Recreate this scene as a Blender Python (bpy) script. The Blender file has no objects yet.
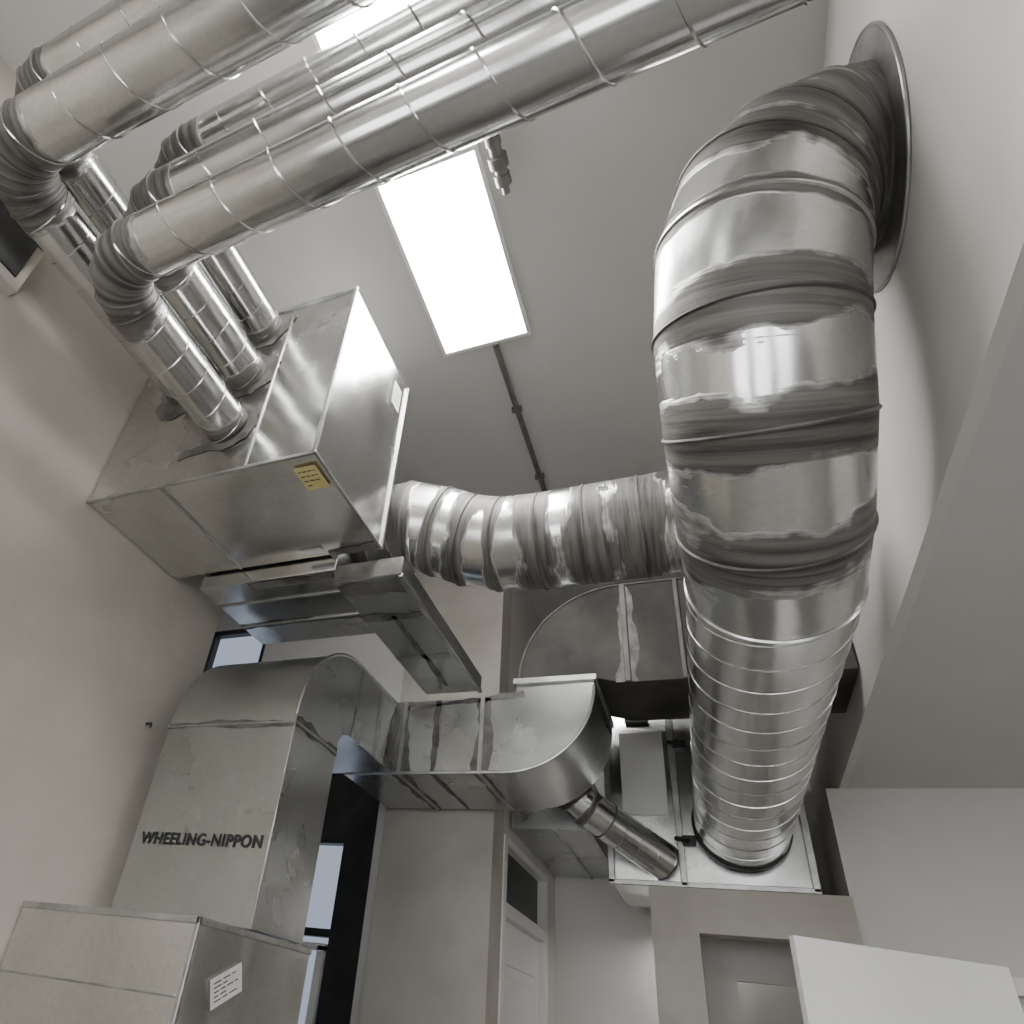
import bpy, math, random
from mathutils import Vector, Matrix, Quaternion
random.seed(7)
Z0=1.5   # all heights below are given relative to eye level, floor is 1.5 m lower

# ------------------------------------------------------------------ materials
def newmat(name):
    m=bpy.data.materials.new(name); m.use_nodes=True
    nt=m.node_tree; nt.nodes.clear()
    return m,nt,nt.nodes,nt.links
def N(nt,t,**k):
    n=nt.nodes.new(t)
    for a,b in k.items():
        try: setattr(n,a,b)
        except: n.inputs[a].default_value=b
    return n
def metal(name, c1=(.575,.575,.565), c2=(.785,.785,.775), r1=.15, r2=.30, seal1=(.045,.041,.038), seal2=(.24,.228,.214), wob=.4, amp=2.4, bias=-.45):
    m,nt,n,L=newmat(name)
    out=N(nt,'ShaderNodeOutputMaterial'); p=N(nt,'ShaderNodeBsdfPrincipled'); L.new(p.outputs[0],out.inputs[0])
    tc=N(nt,'ShaderNodeTexCoord')
    n1=N(nt,'ShaderNodeTexNoise'); n1.inputs['Scale'].default_value=3.0; n1.inputs['Detail'].default_value=6; L.new(tc.outputs['Object'],n1.inputs['Vector'])
    vo=N(nt,'ShaderNodeTexVoronoi'); vo.inputs['Scale'].default_value=55; L.new(tc.outputs['Object'],vo.inputs['Vector'])
    cr=N(nt,'ShaderNodeMix',data_type='RGBA'); cr.inputs[6].default_value=(*c1,1); cr.inputs[7].default_value=(*c2,1)
    mm=N(nt,'ShaderNodeMath',operation='MULTIPLY_ADD'); L.new(vo.outputs['Color'],mm.inputs[0]); mm.inputs[1].default_value=.35; 
    L.new(n1.outputs[0],mm.inputs[2]); L.new(mm.outputs[0],cr.inputs[0])
    mr=N(nt,'ShaderNodeMapRange'); mr.inputs[1].default_value=.3; mr.inputs[2].default_value=.7; mr.inputs[3].default_value=r1; mr.inputs[4].default_value=r2
    n2=N(nt,'ShaderNodeTexNoise'); n2.inputs['Scale'].default_value=1.7; n2.inputs['Detail'].default_value=4; n2.inputs['Roughness'].default_value=.55; L.new(tc.outputs['Object'],n2.inputs['Vector'])
    L.new(n2.outputs[0],mr.inputs[0])
    at=N(nt,'ShaderNodeAttribute',attribute_name='jd')
    su=N(nt,'ShaderNodeAttribute',attribute_name='su')
    n3=N(nt,'ShaderNodeTexNoise'); n3.inputs['Scale'].default_value=3.0; n3.inputs['Detail'].default_value=3; n3.inputs['Roughness'].default_value=.5; L.new(tc.outputs['Object'],n3.inputs['Vector'])
    ms=N(nt,'ShaderNodeMath',operation='MULTIPLY_ADD'); L.new(n3.outputs[0],ms.inputs[0]); ms.inputs[1].default_value=amp; ms.inputs[2].default_value=bias
    # brush streaks
    cb=N(nt,'ShaderNodeCombineXYZ'); mu=N(nt,'ShaderNodeMath',operation='MULTIPLY'); mu.inputs[1].default_value=22; L.new(su.outputs['Fac'],mu.inputs[0]); L.new(mu.outputs[0],cb.inputs[0])
    sc=N(nt,'ShaderNodeVectorMath',operation='SCALE'); sc.inputs['Scale'].default_value=1.6; L.new(tc.outputs['Object'],sc.inputs[0])
    ad=N(nt,'ShaderNodeVectorMath',operation='ADD'); L.new(sc.outputs[0],ad.inputs[0]); L.new(cb.outputs[0],ad.inputs[1])
    n4=N(nt,'ShaderNodeTexNoise'); n4.inputs['Scale'].default_value=1.5; n4.inputs['Detail'].default_value=6; n4.inputs['Roughness'].default_value=.6; L.new(ad.outputs[0],n4.inputs['Vector'])
    fe=N(nt,'ShaderNodeMath',operation='MULTIPLY_ADD'); L.new(n4.outputs[0],fe.inputs[0]); fe.inputs[1].default_value=.9; L.new(ms.outputs[0],fe.inputs[2])
    sb=N(nt,'ShaderNodeMath',operation='SUBTRACT'); L.new(fe.outputs[0],sb.inputs[0]); L.new(at.outputs['Fac'],sb.inputs[1])
    mk=N(nt,'ShaderNodeMapRange'); mk.inputs[1].default_value=.33; mk.inputs[2].default_value=.55; L.new(sb.outputs[0],mk.inputs[0])
    mr4=N(nt,'ShaderNodeMapRange'); mr4.inputs[1].default_value=.32; mr4.inputs[2].default_value=.7; L.new(n4.outputs[0],mr4.inputs[0])
    sc2=N(nt,'ShaderNodeMix',data_type='RGBA'); sc2.inputs[6].default_value=(*seal1,1); sc2.inputs[7].default_value=(*seal2,1); L.new(mr4.outputs[0],sc2.inputs[0])
    fin=N(nt,'ShaderNodeMix',data_type='RGBA'); L.new(mk.outputs[0],fin.inputs[0]); L.new(cr.outputs[2],fin.inputs[6]); L.new(sc2.outputs[2],fin.inputs[7])
    L.new(fin.outputs[2],p.inputs['Base Color'])
    met=N(nt,'ShaderNodeMapRange'); met.inputs[3].default_value=1; met.inputs[4].default_value=.22; L.new(mk.outputs[0],met.inputs[0]); L.new(met.outputs[0],p.inputs['Metallic'])
    rg=N(nt,'ShaderNodeMix',data_type='FLOAT'); L.new(mk.outputs[0],rg.inputs[0]); L.new(mr.outputs[0],rg.inputs[2]); rg.inputs[3].default_value=.52; L.new(rg.outputs[0],p.inputs['Roughness'])
    n5=N(nt,'ShaderNodeTexNoise'); n5.inputs['Scale'].default_value=2.6; n5.inputs['Detail'].default_value=1.5; L.new(tc.outputs['Object'],n5.inputs['Vector'])
    b1=N(nt,'ShaderNodeBump'); b1.inputs['Strength'].default_value=wob; b1.inputs['Distance'].default_value=.03; L.new(n5.outputs[0],b1.inputs['Height'])
    hm=N(nt,'ShaderNodeMath',operation='MULTIPLY_ADD'); L.new(n4.outputs[0],hm.inputs[0]); L.new(mk.outputs[0],hm.inputs[1]); L.new(mk.outputs[0],hm.inputs[2])
    b2=N(nt,'ShaderNodeBump'); b2.inputs['Strength'].default_value=.45; b2.inputs['Distance'].default_value=.009; L.new(hm.outputs[0],b2.inputs['Height']); L.new(b1.outputs[0],b2.inputs['Normal'])
    L.new(b2.outputs[0],p.inputs['Normal'])
    return m
def plain(name,c1,c2,scale=2.5,rough=.8,bump=.15,metallic=0,bscale=40,spec=.5):
    m,nt,n,L=newmat(name)
    out=N(nt,'ShaderNodeOutputMaterial'); p=N(nt,'ShaderNodeBsdfPrincipled'); L.new(p.outputs[0],out.inputs[0])
    tc=N(nt,'ShaderNodeTexCoord')
    n1=N(nt,'ShaderNodeTexNoise'); n1.inputs['Scale'].default_value=scale; n1.inputs['Detail'].default_value=7; L.new(tc.outputs['Object'],n1.inputs['Vector'])
    mr=N(nt,'ShaderNodeMapRange'); mr.inputs[1].default_value=.3; mr.inputs[2].default_value=.7; L.new(n1.outputs[0],mr.inputs[0])
    cr=N(nt,'ShaderNodeMix',data_type='RGBA'); cr.inputs[6].default_value=(*c1,1); cr.inputs[7].default_value=(*c2,1); L.new(mr.outputs[0],cr.inputs[0])
    L.new(cr.outputs[2],p.inputs['Base Color']); p.inputs['Roughness'].default_value=rough; p.inputs['Metallic'].default_value=metallic
    p.inputs['Specular IOR Level'].default_value=spec
    n2=N(nt,'ShaderNodeTexNoise'); n2.inputs['Scale'].default_value=bscale; n2.inputs['Detail'].default_value=4; L.new(tc.outputs['Object'],n2.inputs['Vector'])
    b=N(nt,'ShaderNodeBump'); b.inputs['Strength'].default_value=bump; b.inputs['Distance'].default_value=.01; L.new(n2.outputs[0],b.inputs['Height']); L.new(b.outputs[0],p.inputs['Normal'])
    return m
def emis(name,col,s):
    m,nt,n,L=newmat(name)
    out=N(nt,'ShaderNodeOutputMaterial'); e=N(nt,'ShaderNodeEmission'); e.inputs[0].default_value=(*col,1); e.inputs[1].default_value=s
    L.new(e.outputs[0],out.inputs[0]); return m

M_galv=metal('galvanized_steel')
M_trunk=metal('galvanized_trunk_steel',r1=.18,r2=.29,amp=2.0,bias=-.28)
M_pipe=metal('galvanized_pipe',c1=(.48,.48,.475),c2=(.67,.67,.66),r1=.15,r2=.25,wob=.25)
M_dull=metal('dull_galvanized_steel',c1=(.47,.475,.47),c2=(.60,.605,.60),r1=.24,r2=.36)
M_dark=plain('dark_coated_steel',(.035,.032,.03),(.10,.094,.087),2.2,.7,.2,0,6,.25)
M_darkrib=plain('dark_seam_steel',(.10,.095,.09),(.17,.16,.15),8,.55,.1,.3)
M_seal=plain('duct_mastic',(.075,.07,.065),(.22,.208,.195),9,.55,.5,.15,30)
M_seam=plain('seam_metal',(.36,.36,.355),(.58,.58,.57),8,.35,.1,.9)
M_lwall=plain('plaster_left',(.455,.425,.37),(.58,.545,.48),1.3,.75,.35,0,14)
M_wall=plain('painted_wall',(.63,.615,.585),(.68,.665,.635),1.2,.8,.12)
M_ceil=plain('painted_ceiling',(.585,.575,.56),(.635,.625,.61),1.0,.8,.1)
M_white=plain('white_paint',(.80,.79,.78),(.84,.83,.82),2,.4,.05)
M_floor=plain('concrete_floor',(.16,.155,.145),(.25,.24,.225),2,.5,.2)
M_black=plain('black_frame',(.012,.012,.012),(.03,.03,.03),5,.4,.05)
M_beige=plain('beige_column',(.41,.385,.34),(.55,.52,.47),1.8,.75,.3,0,12)
M_conduit=plain('conduit_metal',(.18,.175,.17),(.26,.25,.24),9,.45,.1,.6)
M_label=plain('paper_label',(.75,.74,.72),(.85,.84,.82),10,.6,.02)
M_yellow=plain('yellow_label',(.66,.55,.24),(.76,.65,.32),10,.6,.02)
M_ink=plain('black_ink',(.015,.015,.018),(.03,.03,.03),10,.6,.0)
M_lamp=emis('lamp_diffuser',(1,.99,.97),38)
M_sky=emis('daylight_glass',(.66,.76,.95),.6)
M_addglow=emis('bright_daylight_glass',(.95,.98,1),6.5)  # emission for the added windows behind the viewer

# ------------------------------------------------------------------ mesh builder
class MB:
    def __init__(s): s.v=[];s.f=[];s.m=[];s.jd=[];s.su=[];s.sharp=set()
    def add(s,vs,fs,mat=0,jd=9.0,su=0.0):
        o=len(s.v); s.v+= [tuple(v) for v in vs]
        s.jd+= (list(jd) if hasattr(jd,'__len__') else [jd]*len(vs))
        s.su+= (list(su) if hasattr(su,'__len__') else [su]*len(vs))
        for f in fs: s.f.append(tuple(o+i for i in f)); s.m.append(mat)
        return o
    def box(s,x0,x1,y0,y1,z0,z1,mat=0):
        vs=[(x,y,z) for x in(x0,x1) for y in(y0,y1) for z in(z0,z1)]
        fs=[(0,1,3,2),(4,6,7,5),(0,4,5,1),(2,3,7,6),(0,2,6,4),(1,5,7,3)]
        s.add(vs,fs,mat)
    def prism(s,prof,axis,lo,hi,mat=0):
        def P(a,b,t): return (t,a,b) if axis=='x' else ((a,t,b) if axis=='y' else (a,b,t))
        n=len(prof)
        vs=[P(a,b,lo) for a,b in prof]+[P(a,b,hi) for a,b in prof]
        fs=[tuple(range(n)),tuple(range(2*n-1,n-1,-1))]+[(i,i+n,(i+1)%n+n,(i+1)%n) for i in range(n)]
        s.add(vs,fs,mat)
    def tube(s,pts,r,mat=0,closed=False,k=6,jd=9.0,cap=True):
        n=len(pts); pts=[Vector(p) for p in pts]; rings=[]
        prev=None
        for i in range(n):
            if closed: d=(pts[(i+1)%n]-pts[i-1])
            else: d=pts[min(i+1,n-1)]-pts[max(i-1,0)]
            d.normalize()
            if prev is None: u=d.orthogonal().normalized()
            else: u=(prev-d*prev.dot(d)).normalized()
            prev=u; w=d.cross(u)
            rings.append([pts[i]+ (u*math.cos(2*math.pi*j/k)+w*math.sin(2*math.pi*j/k))*r for j in range(k)])
        vs=[p for rg in rings for p in rg]; fs=[]
        m=n if closed else n-1
        off=0
        if closed: off=min(range(k),key=lambda o:(rings[-1][0]-rings[0][o]).length)
        for i in range(m):
            i2=(i+1)%n; o=off if (closed and i==n-1) else 0
            for j in range(k):
                fs.append((i*k+j,i*k+(j+1)%k,i2*k+(j+1+o)%k,i2*k+(j+o)%k))
        if not closed and cap:
            fs.append(tuple(range(k))[::-1]); fs.append(tuple((n-1)*k+j for j in range(k)))
        s.add(vs,fs,mat,jd)
    def smear(s,p0,p1,n,w,mat=1,jit=.45,off=.003,seg=.05):
        p0,p1,n=Vector(p0),Vector(p1),Vector(n).normalized(); d=p1-p0; L=d.length; d.normalize(); t=n.cross(d)
        k=max(2,int(L/seg)); vs=[]
        a=b=w/2
        for i in range(k+1):
            a+= (random.uniform(-1,1)*jit*w*.5); b+=(random.uniform(-1,1)*jit*w*.5)
            a=min(max(a,w*(.5-jit*.7)),w*(.5+jit*.8)); b=min(max(b,w*(.5-jit*.7)),w*(.5+jit*.8))
            c=p0+d*L*i/k+n*off
            vs+=[c-t*a,c+t*b]
        s.add(vs,[(2*i,2*i+1,2*i+3,2*i+2) for i in range(k)],mat)
    def rag_disc(s,c,n,u,r0,r1,mat=1,jit=.25,off=.004,k=48):
        c,n,u=Vector(c),Vector(n),Vector(u); w=n.cross(u); vs=[]; rr=r1
        for i in range(k):
            a=2*math.pi*i/k; rr=min(max(rr+random.uniform(-1,1)*jit*(r1-r0),r1-(r1-r0)*jit*1.3),r1+(r1-r0)*jit*1.3)
            e=u*math.cos(a)+w*math.sin(a); vs+=[c+e*r0+n*off*2.5,c+e*rr+n*off]
        s.add(vs,[(2*i,2*i+1,2*((i+1)%k)+1,2*((i+1)%k)) for i in range(k)],mat)
    def build(s,name,mats,angle=28,bevel=0,parent=None):
        me=bpy.data.meshes.new(name); me.from_pydata([(x,y,z+Z0) for x,y,z in s.v],[],s.f)
        for m in mats: me.materials.append(m)
        for p,mi in zip(me.polygons,s.m): p.material_index=mi; p.use_smooth=True
        a=me.attributes.new('jd','FLOAT','POINT'); a.data.foreach_set('value',s.jd)
        a=me.attributes.new('su','FLOAT','POINT'); a.data.foreach_set('value',s.su)
        import bmesh
        bm=bmesh.new(); bm.from_mesh(me); bmesh.ops.recalc_face_normals(bm,faces=bm.faces)
        th=math.radians(angle)
        for e in bm.edges:
            if len(e.link_faces)==2 and e.calc_face_angle(0)>th: e.smooth=False
        bm.to_mesh(me); bm.free()
        ob=bpy.data.objects.new(name,me); bpy.context.collection.objects.link(ob)
        if bevel:
            b=ob.modifiers.new('bevel','BEVEL'); b.width=bevel; b.segments=2; b.limit_method='ANGLE'; b.angle_limit=math.radians(40)
        if parent: ob.parent=parent
        return ob

def fillet(p0,c,p1,R,n):
    p0,c,p1=Vector(p0),Vector(c),Vector(p1)
    a=(p0-c).normalized(); b=(p1-c).normalized(); ang=a.angle(b); t=R/math.tan(ang/2)
    s=c+a*t; e=c+b*t; cen=c+(a+b).normalized()*(R/math.sin(ang/2))
    va=s-cen; vb=e-cen; tot=va.angle(vb); ax=va.cross(vb).normalized()
    return [cen+Quaternion(ax,tot*i/n)@va for i in range(n+1)]

def sweep(mb,pts,radii,seals,NS=72,step=.03,mat=0,extra_jd=9.0):
    pts=[Vector(p) for p in pts]; n=len(pts)
    if not hasattr(radii,'__len__'): radii=[radii]*n
    D=[(pts[i+1]-pts[i]).normalized() for i in range(n-1)]
    u=D[0].orthogonal().normalized(); U=[u]
    for i in range(1,n-1):
        q=D[i-1].rotation_difference(D[i]); u=(q@u); u=(u-D[i]*u.dot(D[i])).normalized(); U.append(u)
    rings=[]
    for i in range(n):
        k=min(i,n-2); d=D[k]; uu=U[k]; w=d.cross(uu)
        nn=d if i in(0,n-1) else (D[i-1]+D[i]).normalized()
        rg=[]
        for j in range(NS):
            a=2*math.pi*j/NS; q=(uu*math.cos(a)+w*math.sin(a))*radii[i]
            rg.append(pts[i]+q-d*(nn.dot(q)/nn.dot(d)))
        rings.append(rg)
    S=[0]
    for i in range(n-1): S.append(S[-1]+(pts[i+1]-pts[i]).length)
    vs=[];jd=[];su=[];rows=0
    def lerp(i,t): return [rings[i][j].lerp(rings[i+1][j],t) for j in range(NS)]
    for i in range(n-1):
        L=S[i+1]-S[i]; k=max(1,int(L/step))
        for m in range(k+(1 if i==n-2 else 0)):
            t=m/k; row=lerp(i,t)
            for j,p in enumerate(row):
                vs.append(p); dmin=extra_jd
                for ji,wd in seals.items():
                    dd=(p-rings[ji][j]).length
                    dmin=min(dmin,dd/wd)
                jd.append(dmin); su.append(S[i]+t*L)
            rows+=1
    fs=[]
    for r in range(rows-1):
        for j in range(NS): fs.append((r*NS+j,r*NS+(j+1)%NS,(r+1)*NS+(j+1)%NS,(r+1)*NS+j))
    mb.add(vs,fs,mat,jd,su)
    return rings,lerp,S
def rib(mb,row,r=.007,mat=0,jd=9.0): mb.tube(row,r,mat,closed=True,k=6,jd=jd)
def helix(mb,lerp,seg,L,pitch,NS=72,r=.004,mat=0,t0=0.,t1=1.):
    turns=L*(t1-t0)/pitch; k=int(turns*36); pts=[]
    for m in range(k+1):
        t=t0+(t1-t0)*m/k; ph=(m/36.0)%1.0*NS; j=int(ph)%NS; fr=ph-int(ph)
        row=lerp(seg,t); pts.append(row[j].lerp(row[(j+1)%NS],fr))
    mb.tube(pts,r,mat,k=5)

# ------------------------------------------------------------------ camera
cam=bpy.data.cameras.new('camera'); co=bpy.data.objects.new('camera',cam); bpy.context.collection.objects.link(co)
R=Vector((.9151,.3841,.1220)).normalized(); B=Vector((.3861,-.7476,-.5405)).normalized(); Uv=B.cross(R).normalized(); R=Uv.cross(B)
mt=Matrix((( R.x,Uv.x,B.x,0),(R.y,Uv.y,B.y,0),(R.z,Uv.z,B.z,Z0),(0,0,0,1)))
co.matrix_world=mt; cam.sensor_width=36; cam.lens=673.4/1024*36; cam.shift_x=.1133; cam.shift_y=.0732; cam.clip_start=.05
bpy.context.scene.camera=co

# ------------------------------------------------------------------ room shell
def slab(name,x0,x1,y0,y1,z0,z1,mat):
    mb=MB(); mb.box(x0,x1,y0,y1,z0,z1); return mb.build(name,[mat])
H=4.2
slab('floor',-5.2,5.2,-3,8,-1.6,-1.5,M_floor)
slab('ceiling',-5.2,1.05,-3,8,H,H+.12,M_ceil)
slab('wall_left',-3.5,-3.1,-3,3.3,-1.5,H,M_lwall)
slab('wall_alcove_left',-5.2,-5.1,3.3,5.4,-1.5,H,M_wall)
slab('wall_alcove_near',-5.2,-3.5,3.2,3.3,-1.5,H,M_wall)
# wall behind the viewer with added glowing windows that light the metal
mb=MB(); mb.box(-3.5,5.2,-3.15,-3,-1.5,-.4); mb.box(-3.5,5.2,-3.15,-3,1.7,H)
for a,b in((-3.5,-2.6),(-1.2,-.6),(.8,1.4),(2.8,5.2)): mb.box(a,b,-3.15,-3,-.4,1.7)
mb.build('wall_front',[M_wall])
for i,(a,b) in enumerate(((-2.6,-1.2),(-.6,.8),(1.4,2.8))):
    mb=MB(); mb.box(a,b,-3.12,-3.1,-.4,1.7,1)
    for x in(a+.03,(a+b)/2,b-.03): mb.box(x-.03,x+.03,-3.1,-3.03,-.4,1.7)
    for z in(-.37,.65,1.67): mb.box(a,b,-3.1,-3.03,z-.03,z+.03)
    mb.build('window_%d'%(i+2),[M_white,M_addglow])
mb=MB(); mb.box(-2.52,-1.57,5.3,5.6,-1.5,H); mb.box(-2.62,-2.52,5.36,5.6,-1.5,H,1); mb.build('wall_window_pier',[M_beige,M_wall])
mb=MB(); mb.box(-4.3,-2.62,5.4,5.6,1.9,H); mb.box(-5.2,-4.3,5.4,5.6,3.6,H); mb.box(-5.2,-2.62,5.4,5.6,-1.5,-1.1); mb.build('wall_window_side',[M_wall])
mb=MB(); mb.box(-5.1,-4.3,5.5,5.52,-1.1,3.6,1); mb.box(-4.3,-2.9,5.5,5.52,-1.1,1.9,1)
for x in(-5.08,-4.33): mb.box(x-.03,x+.03,5.42,5.5,-1.1,3.6,0)
for x in(-3.8,-3.3): mb.box(x-.03,x+.03,5.42,5.5,-1.1,1.9,0)
mb.box(-2.93,-2.62,5.40,5.52,-1.1,1.9,0); mb.box(-3.01,-2.95,5.38,5.5,-1.1,.45,2); mb.box(-3.3,-2.95,5.38,5.5,.42,.47,2)
mb.box(-4.3,-2.93,5.40,5.5,1.25,1.9,0)
for z in(-1.1,.52,1.84): mb.box(-5.1,-2.62,5.42,5.5,z,z+.06,0)
mb.box(-5.1,-4.3,5.42,5.5,3.54,3.6,0)
mb.build('window_1',[M_black,M_sky,M_white])
mb=MB(); mb.box(-1.77,-1.57,5.6,5.62,-1.5,H); mb.box(-1.77,-1.57,7.25,7.64,-1.5,H); mb.box(-1.77,-1.57,5.62,7.25,1.42,H); mb.build('wall_corridor_left',[M_wall])
mb=MB()
mb.box(-1.66,-1.56,5.62,5.72,-1.5,1.42);mb.box(-1.66,-1.56,7.15,7.25,-1.5,1.42);mb.box(-1.66,-1.56,5.72,7.15,.82,.92);mb.box(-1.66,-1.56,5.72,7.15,1.36,1.42)
mb.box(-1.68,-1.62,5.72,7.15,-1.5,.82); mb.box(-1.62,-1.605,5.85,7.0,.5,.72); mb.box(-1.62,-1.605,5.85,7.0,-1.2,.42)
mb.box(-1.66,-1.64,5.72,7.15,.92,1.36,1)
mb.build('door_1',[M_white,M_black],bevel=.006)
slab('wall_far',-1.77,1.05,7.64,7.8,-1.5,H,M_wall)
mb=MB(); mb.box(-.5,-.17,6.0,6.2,-1.5,1.15); mb.box(.58,.86,6.0,6.2,-1.5,1.15); mb.box(-.17,.58,6.0,6.2,.84,1.15)
mb.box(-.5,.86,6.2,7.64,1.05,1.15)
mb.build('wall_back',[M_beige])
mb=MB(); mb.box(-.3,.05,6.75,6.85,-1.5,1.05); mb.box(.05,.86,6.75,6.85,.62,1.05); mb.box(.05,.86,6.95,7.0,-1.5,.62); mb.build('wall_closet_back',[M_wall])
slab('wall_right',.95,1.0,-3,8,1.95,H,M_wall)
slab('ceiling_lower',1.0,5.2,-3,6.1,1.95,2.05,M_ceil)
slab('wall_bay_back',.86,5.2,6.1,6.25,-1.5,1.95,M_wall)
slab('wall_bay_side',.86,.95,6.25,7.8,-1.5,1.95,M_wall)
slab('wall_bay_right',5.2,5.3,-3,6.25,-1.5,2.05,M_wall)
mb=MB()
d0=Vector((.31,4.13,0)); d1=Vector((1.26,4.64,0)); dn=(d1-d0).normalized(); nn=Vector((-dn.y,dn.x,0))*.045
vs=[]
for z in(-1.48,.6):
    for p in(d0,d1,d1+nn,d0+nn): vs.append((p.x,p.y,z))
mb.add(vs,[(0,1,2,3),(4,7,6,5),(0,4,5,1),(1,5,6,2),(2,6,7,3),(3,7,4,0)])
mb.build('door_2',[M_white],bevel=.004)
slab('trim_1',1.35,2.6,5.98,6.1,.62,.72,M_white)

# ------------------------------------------------------------------ ceiling lights
def lamp(name,x0,x1,y0,y1,z):
    mb=MB(); mb.box(x0,x1,y0,y1,z-.02,z-.012,1)
    t=.025
    mb.box(x0-t,x1+t,y0-t,y0,z-.03,z,0);mb.box(x0-t,x1+t,y1,y1+t,z-.03,z,0);mb.box(x0-t,x0,y0,y1,z-.03,z,0);mb.box(x1,x1+t,y0,y1,z-.03,z,0)
    mb.build(name,[M_white,M_lamp])
lamp('ceiling_light_panel',-1.38,-.78,1.68,2.93,H)
lamp('ceiling_light_panel',-1.38,-.78,.25,1.5,H)
lamp('ceiling_light_panel',-1.38,-.78,-2.2,-.95,H)  # added fill lamp behind the viewer, out of view
lamp('ceiling_light_panel',2.6,3.2,1.6,2.8,1.95)  # unseen lamp added to fill the lower bay with light
lamp('ceiling_light_panel',-.42,-.2,7.05,7.35,1.05)  # lamp added under the ledge, hidden, to brighten the corridor
mb=MB(); mb.tube([(-1.02,2.96,H-.02),(-1.02,5.3,H-.02)],.022,k=10)
for y in(3.6,4.4): mb.box(-1.06,-.98,y-.015,y+.015,H-.045,H)
mb.build('ceiling_conduit',[M_conduit])
mb=MB()
def cyl(mb,p0,p1,r,k=16,mat=0):
    p0,p1=Vector(p0),Vector(p1); m=(p0+p1)/2; mb.tube([p0,m,p1],r,mat,k=k)
cyl(mb,(-.665,.2,4.08),(-.65,1.85,4.08),.036)
for y,r in((1.5,.05),(1.62,.045),(1.74,.055),(1.84,.046)): cyl(mb,(-.652,y-.03,4.08),(-.652,y+.03,4.08),r)
cyl(mb,(-.65,1.85,4.08),(-.65,1.92,4.07),.022,10)
cyl(mb,(-.655,.8,4.08),(-.655,.8,4.2),.01,8)
mb.build('sprinkler_pipe',[M_conduit])

# ------------------------------------------------------------------ plenum box with collars
holesR=[(-2.2,2.66,.128),(-2.19,3.08,.125),(-2.17,3.5,.115)]
holesL=[(-2.62,3.10,.145),(-2.62,3.5,.13)]
mb=MB(); mb.box(-3.09,-1.57,1.97,2.77,2.3,3.66,0)
for x in(-2.55,): mb.box(x-.012,x+.012,1.97,2.77,2.292,2.3,2)
mb.box(-1.585,-1.562,1.958,1.975,2.29,3.67,2); mb.box(-3.09,-1.562,1.958,1.975,2.29,2.308,2)
mb.box(-1.575,-1.558,1.955,2.78,2.287,2.302,2); mb.box(-1.575,-1.555,2.762,2.78,2.29,3.67,2)
mb.box(-3.09,-1.56,1.955,1.975,3.65,3.67,2)
mb.box(-2.0,-1.988,1.962,1.972,2.3,3.66,2)
for x,z,r in holesR+holesL: mb.rag_disc((x,1.97,z),(0,-1,0),(1,0,0),r*.9,r*1.6)
mb.smear((-2.5,1.97,2.5),(-2.2,1.97,2.52),(0,-1,0),.07)
mb.smear((-1.9,2.76,2.3),(-1.58,2.76,2.3),(0,0,-1),.08)
pl=mb.build('supply_plenum_box',[M_galv,M_seal,M_seam],bevel=.004)
def label(name,parent,c,u,v,w,h,mat,lines=4):
    mb=MB(); c,u,v=Vector(c),Vector(u).normalized(),Vector(v).normalized(); n=u.cross(v).normalized()
    def q(a0,a1,b0,b1,o,m): mb.add([c+u*a+v*b+n*o for a,b in((a0,b0),(a1,b0),(a1,b1),(a0,b1))],[(0,1,2,3)],m)
    q(-w/2,w/2,-h/2,h/2,.001,0)
    for i in range(lines):
        y=h*(.30-.60*i/max(1,lines-1)); a=-w*.40
        while a<w*.30:
            b=a+random.uniform(.08,.25)*w; q(a,min(b,w*.36),y-h*.022,y+h*.022,.002,1); a=b+w*.05
            if random.random()<.2: break
    mb.build(name,[mat,M_ink],parent=parent)
label('yellow_label',pl,(-1.67,2.12,2.288),(1,0,0),(0,-1,0),.13,.17,M_yellow,4)
label('white_label',pl,(-2.0,2.70,2.288),(1,0,0),(0,-1,0),.16,.05,M_label,2)
label('side_label',pl,(-1.553,2.62,3.42),(0,1,0),(0,0,1),.11,.2,M_label,5)

def pipe(name,x,z,r,ye,ye2,ry=.22,xe=.94,pitch=.27):
    mb=MB(); c=(x,ye,z)
    arc=fillet((x,1.97,z),c,(xe,ye2,z),ry,4)
    pts=[Vector((x,1.965,z))]+arc+[Vector((xe,ye2,z))]
    n=len(pts); seals={0:.11}
    for i in range(1,n-1): seals[i]=.13
    rings,lerp,S=sweep(mb,pts,r,seals,NS=56)
    for i in range(1,n-1): rib(mb,rings[i],.006,0,.2)
    helix(mb,lerp,0,S[1],.16,NS=56,r=.0035)
    L=S[-1]-S[-2]; helix(mb,lerp,n-2,L,pitch,NS=56,r=.0055)
    mb.build(name,[M_pipe])
pipe('round_branch_duct',-2.2,2.66,.128,.97,.87)
pipe('round_branch_duct',-2.19,3.08,.125,.97,.87,pitch=.31)
pipe('round_branch_duct',-2.17,3.5,.115,.95,.85,pitch=.25)
pipe('round_branch_duct',-2.62,3.10,.145,.54,.47,pitch=.3)
pipe('round_branch_duct',-2.62,3.5,.13,.47,.40)

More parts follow.
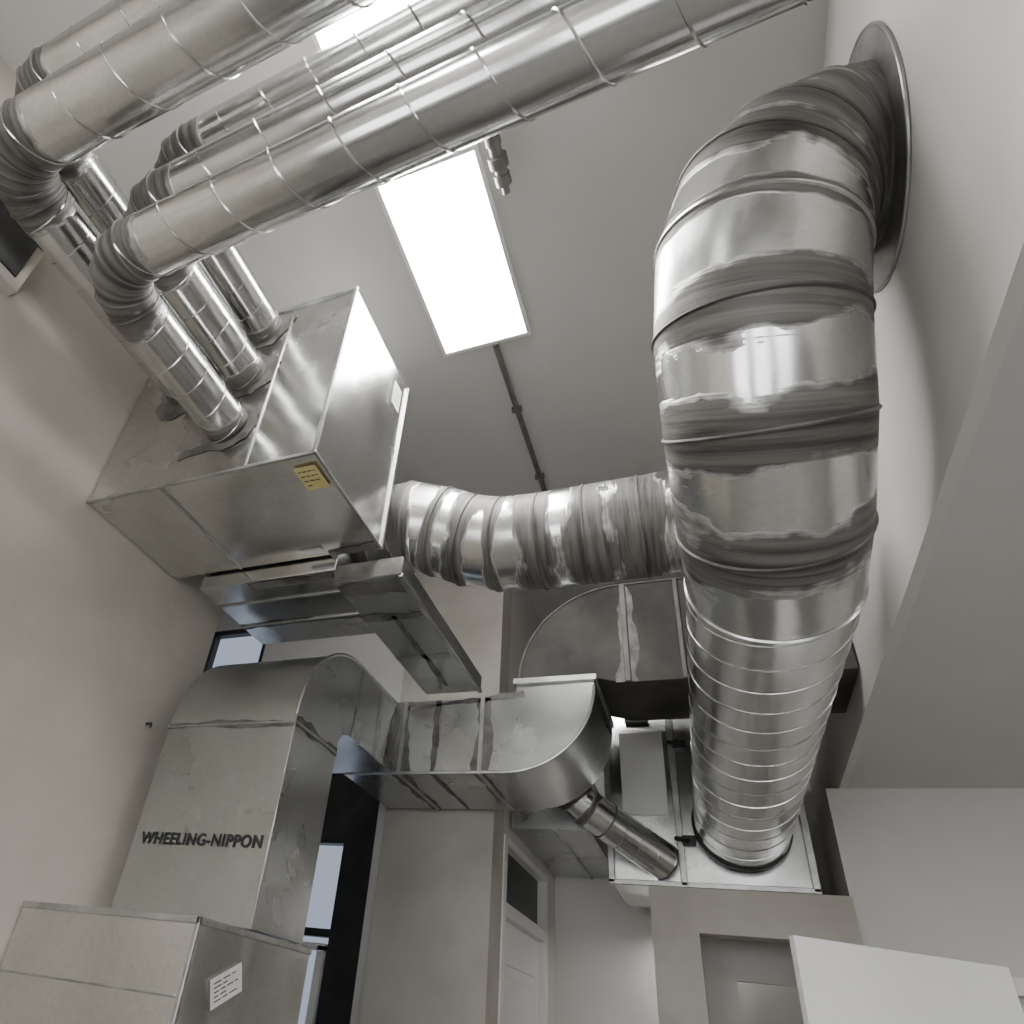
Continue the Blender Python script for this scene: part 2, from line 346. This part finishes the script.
# ------------------------------------------------------------------ main trunk duct
mb=MB()
pts=[(.215,5.99,1.62),(.385,2.95,1.90),(.385,2.62,1.985),(.387,2.25,2.20),(.40,2.03,2.50),(.445,1.90,2.79),(.52,1.86,3.01),(.63,1.87,3.16),(.77,1.90,3.25),(.944,1.93,3.28)]
rad=[.335,.36,.37,.38,.387,.39,.385,.38,.372,.365]
seals={0:.05,2:.22,3:.17,4:.15,5:.06,6:.15,7:.14,8:.24,9:.24}
rings,lerp,S=sweep(mb,pts,rad,seals,NS=96)
for i in range(1,9): rib(mb,rings[i],.009,0,.1 if i not in(1,5) else 9)
helix(mb,lerp,0,S[1],.20,NS=96,r=.0055)
rib(mb,lerp(0,.012),.02,1)
mb.build('main_spiral_duct',[M_trunk,M_black])
mb=MB(); mb.rag_disc((.95,1.95,3.28),(-1,0,0),(0,1,0),.3,.50,mat=0,jit=.01,off=.012,k=64)
mb.tube([(.942,1.95+.5*math.cos(2*math.pi*i/64),3.28+.5*math.sin(2*math.pi*i/64)) for i in range(64)],.009,0,closed=True,k=8)
mb.build('duct_wall_flange',[M_seam])

mb=MB()
pts=[(-1.86,3.12,2.72),(-1.55,3.12,2.72),(-1.36,3.16,2.67),(-1.18,3.2,2.6),(-.98,3.22,2.55),(-.72,3.22,2.53),(-.45,3.22,2.53),(-.15,3.22,2.53),(.15,3.22,2.53),(.33,3.22,2.46),(.4,3.22,2.25),(.4,3.22,2.1)]
seals={0:.09,1:.09,2:.06,3:.09,4:.06,5:.15,6:.16,7:.18,8:.14}
rings,lerp,S=sweep(mb,pts,[.29]*9+[.27,.22,.22],seals,NS=80)
for i in range(1,9): rib(mb,rings[i],.008,0,.1)
mb.build('crossover_round_duct',[M_trunk])

# ------------------------------------------------------------------ rectangular ducts under the plenum
mb=MB(); mb.box(-2.86,-1.86,2.79,3.55,2.2,3.1)
mb.box(-2.87,-1.85,3.0,3.02,2.19,2.2,2); mb.box(-2.87,-1.85,3.27,3.29,2.19,2.2,2)
mb.smear((-2.86,3.3,2.2),(-1.86,3.3,2.2),(0,0,-1),.07); mb.smear((-2.5,2.85,2.2),(-1.9,2.85,2.2),(0,0,-1),.05)
mb.build('rectangular_duct_box',[M_galv,M_seal,M_seam],bevel=.004)
mb=MB(); mb.box(-1.85,-1.42,2.79,4.33,2.1,2.22); mb.box(-1.85,-1.42,2.782,2.79,2.1,2.22,1)
mb.box(-1.44,-1.41,2.79,4.33,2.085,2.11,2)
mb.smear((-1.85,2.86,2.1),(-1.46,2.86,2.1),(0,0,-1),.13)
mb.smear((-1.85,3.2,2.1),(-1.46,3.2,2.1),(0,0,-1),.08); mb.smear((-1.64,3.2,2.1),(-1.64,4.2,2.1),(0,0,-1),.03); mb.smear((-1.85,3.75,2.1),(-1.46,3.75,2.1),(0,0,-1),.05,mat=2)
mb.build('flat_rectangular_duct',[M_dull,M_seal,M_seam],bevel=.004)

def arc2(cx,cz,r,a0,a1,n=20): return [(cx+r*math.cos(math.radians(a0+(a1-a0)*i/n)),cz+r*math.sin(math.radians(a0+(a1-a0)*i/n))) for i in range(n+1)]
mb=MB()
prof=[(3.0,.29)]+arc2(3.62,1.38,.62,180,90)+[(4.33,2.0),(4.33,1.5)]+arc2(3.62,1.38,.12,90,180,8)+[(3.5,.29)]
mb.prism(prof,'x',-2.95,-2.05)
o=arc2(3.62,1.38,.625,180,90,24); mb.tube([(-2.05,a,b) for a,b in o]+[(-2.05,4.3,2.005)],.011,2)
mb.tube([(-2.05,2.998,.3),(-2.05,2.998,1.38)],.006,2)
mb.box(-2.96,-2.04,2.99,3.0,1.33,1.345,2); mb.box(-2.05,-2.04,2.99,3.5,1.33,1.345,2)
mb.smear((-2.95,3.0,1.34),(-2.05,3.0,1.34),(0,-1,0),.035); mb.smear((-2.05,3.0,1.34),(-2.05,3.5,1.34),(1,0,0),.09)
mb.smear((-2.05,3.66,1.5),(-2.05,3.66,1.98),(1,0,0),.05,mat=2); mb.smear((-2.05,4.0,1.5),(-2.05,4.0,1.98),(1,0,0),.04,mat=2)
mb.smear((-2.05,4.26,1.5),(-2.05,4.26,1.98),(1,0,0),.12)
riser=mb.build('rectangular_riser_duct',[M_dull,M_seal,M_seam],bevel=.004)
cu=bpy.data.curves.new('duct_stencil_text','FONT'); cu.body='WHEELING-NIPPON'; cu.size=.1; cu.extrude=.0005; cu.offset=.0033; cu.space_character=1.12
to=bpy.data.objects.new('stencil_text',cu); bpy.context.collection.objects.link(to)
to.rotation_euler=(math.radians(90),0,0); to.location=(-2.89,2.996,.66+Z0); cu.materials.append(M_ink)
bpy.context.view_layer.update(); w=to.dimensions.x; to.scale=(.8/w,.85,1)
to.parent=riser
mb=MB(); mb.box(-3.09,-2.03,2.58,3.56,-1.5,.27)
mb.box(-3.09,-2.02,2.57,2.58,.25,.28,2); mb.box(-2.04,-2.02,2.57,2.59,-1.5,.28,2); mb.box(-2.03,-2.02,2.57,3.56,.25,.28,2)
mb.box(-3.09,-2.05,2.572,2.58,-.02,-.01,2)
fc=mb.build('furnace_cabinet',[M_galv,M_seal,M_seam],bevel=.006)
label('cabinet_label',fc,(-2.018,2.86,.05),(0,1,.45),(0,-.45,1),.22,.12,M_label,5)

mb=MB()
prof=[(-2.45,1.5),(-1.22,1.5)]+arc2(-1.22,2.1,.6,-90,0)[1:]+[(-.62,2.18),(-1.16,2.18),(-1.16,2.05),(-2.45,2.05)]
mb.prism(prof,'y',4.34,5.2)
mb.tube([(-2.44,4.338,1.5),(-1.22,4.338,1.5)]+[(a,4.338,b) for a,b in arc2(-1.22,2.1,.6,-90,0,24)],.011,2)
for x in(-2.0,-1.4): mb.box(x-.015,x+.015,4.325,4.34,1.5,2.05,2); mb.box(x-.015,x+.015,4.33,5.2,1.488,1.5,2)
mb.box(-1.18,-.6,4.32,5.2,2.14,2.18,2)
for x,w in((-2.0,.15),(-1.75,.05),(-1.4,.10)):
    mb.smear((x,4.34,1.5),(x,4.34,2.05),(0,-1,0),w)
    mb.smear((x,4.34,1.5),(x,5.2,1.5),(0,0,-1),w*.6)
mb.smear((-2.0,4.34,2.0),(-1.1,4.34,2.05),(0,-1,0),.05)
mb.smear((-.619,4.34,2.12),(-.619,5.2,2.12),(1,0,0),.08)
mb.build('rectangular_elbow_duct',[M_dull,M_seal,M_seam],bevel=.004)
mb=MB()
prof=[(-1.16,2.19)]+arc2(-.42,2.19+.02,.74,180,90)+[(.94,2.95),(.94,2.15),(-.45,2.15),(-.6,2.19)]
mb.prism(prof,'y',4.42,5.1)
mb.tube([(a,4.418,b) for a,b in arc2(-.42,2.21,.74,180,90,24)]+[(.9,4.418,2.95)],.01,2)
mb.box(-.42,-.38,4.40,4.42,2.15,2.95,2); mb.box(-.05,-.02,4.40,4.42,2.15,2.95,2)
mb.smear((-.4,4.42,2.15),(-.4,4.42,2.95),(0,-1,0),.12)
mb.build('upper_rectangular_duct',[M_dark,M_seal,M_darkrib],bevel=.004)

# ------------------------------------------------------------------ air handler over the back wall
mb=MB(); mb.box(-.78,.66,6.02,7.0,1.16,2.66)
mb.box(-.26,-.21,5.99,6.02,1.16,2.68,2); mb.box(-.8,.68,5.99,6.02,2.62,2.68,2); mb.box(-.8,.68,5.99,6.02,1.15,1.19,2); mb.box(.63,.68,5.99,6.02,1.16,2.68,2)
mb.box(-.8,-.75,5.99,6.02,1.16,2.68,2)
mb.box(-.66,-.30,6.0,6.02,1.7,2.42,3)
for z in(1.5,2.3):
    mb.tube([(-.17,5.98,z),(-.27,5.93,z)],.02,1,k=8); mb.box(-.22,-.12,5.98,6.0,z-.04,z+.04,1)
mb.box(-.6,-.4,5.96,6.0,2.5,2.54,1)
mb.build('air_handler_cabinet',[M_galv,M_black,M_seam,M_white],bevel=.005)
mb=MB(); pts=[(-1.06,5.45,2.0),(-1.04,5.46,1.82),(-.98,5.5,1.70),(-.88,5.56,1.62),(-.76,5.65,1.55),(-.36,6.0,1.33)]
rings,lerp,S=sweep(mb,pts,.145,{1:.05,2:.06,3:.05},NS=48)
for i in(1,2,3,4): rib(mb,rings[i],.008,0,.2)
helix(mb,lerp,4,S[5]-S[4],.15,NS=48,r=.004)
mb.build('small_round_duct',[M_galv])
mb=MB(); mb.box(-1.55,-.9,5.75,7.6,1.5,2.0); mb.box(-1.2,-1.17,5.75,7.6,1.485,1.5,1); mb.box(-.93,-.89,5.75,7.6,1.48,1.5,1)
mb.build('return_air_duct',[M_dull,M_seam],bevel=.004)

mb=MB(); mb.box(-3.1,-3.02,-.2,1.05,2.97,3.43,0); mb.box(-3.025,-3.01,-.15,1.0,3.03,3.38,1); mb.build('wall_vent_box',[M_lwall,M_black],bevel=.006)
mb=MB(); mb.tube([(-3.1,2.96,1.35),(-3.06,2.96,1.35),(-3.06,2.96,1.325)],.008,k=8); mb.build('wall_hook',[M_black])

# ------------------------------------------------------------------ world
w=bpy.data.worlds.new('world'); bpy.context.scene.world=w; w.use_nodes=True
bg=w.node_tree.nodes['Background']; bg.inputs[0].default_value=(1,.98,.95,1); bg.inputs[1].default_value=.5
print('done')
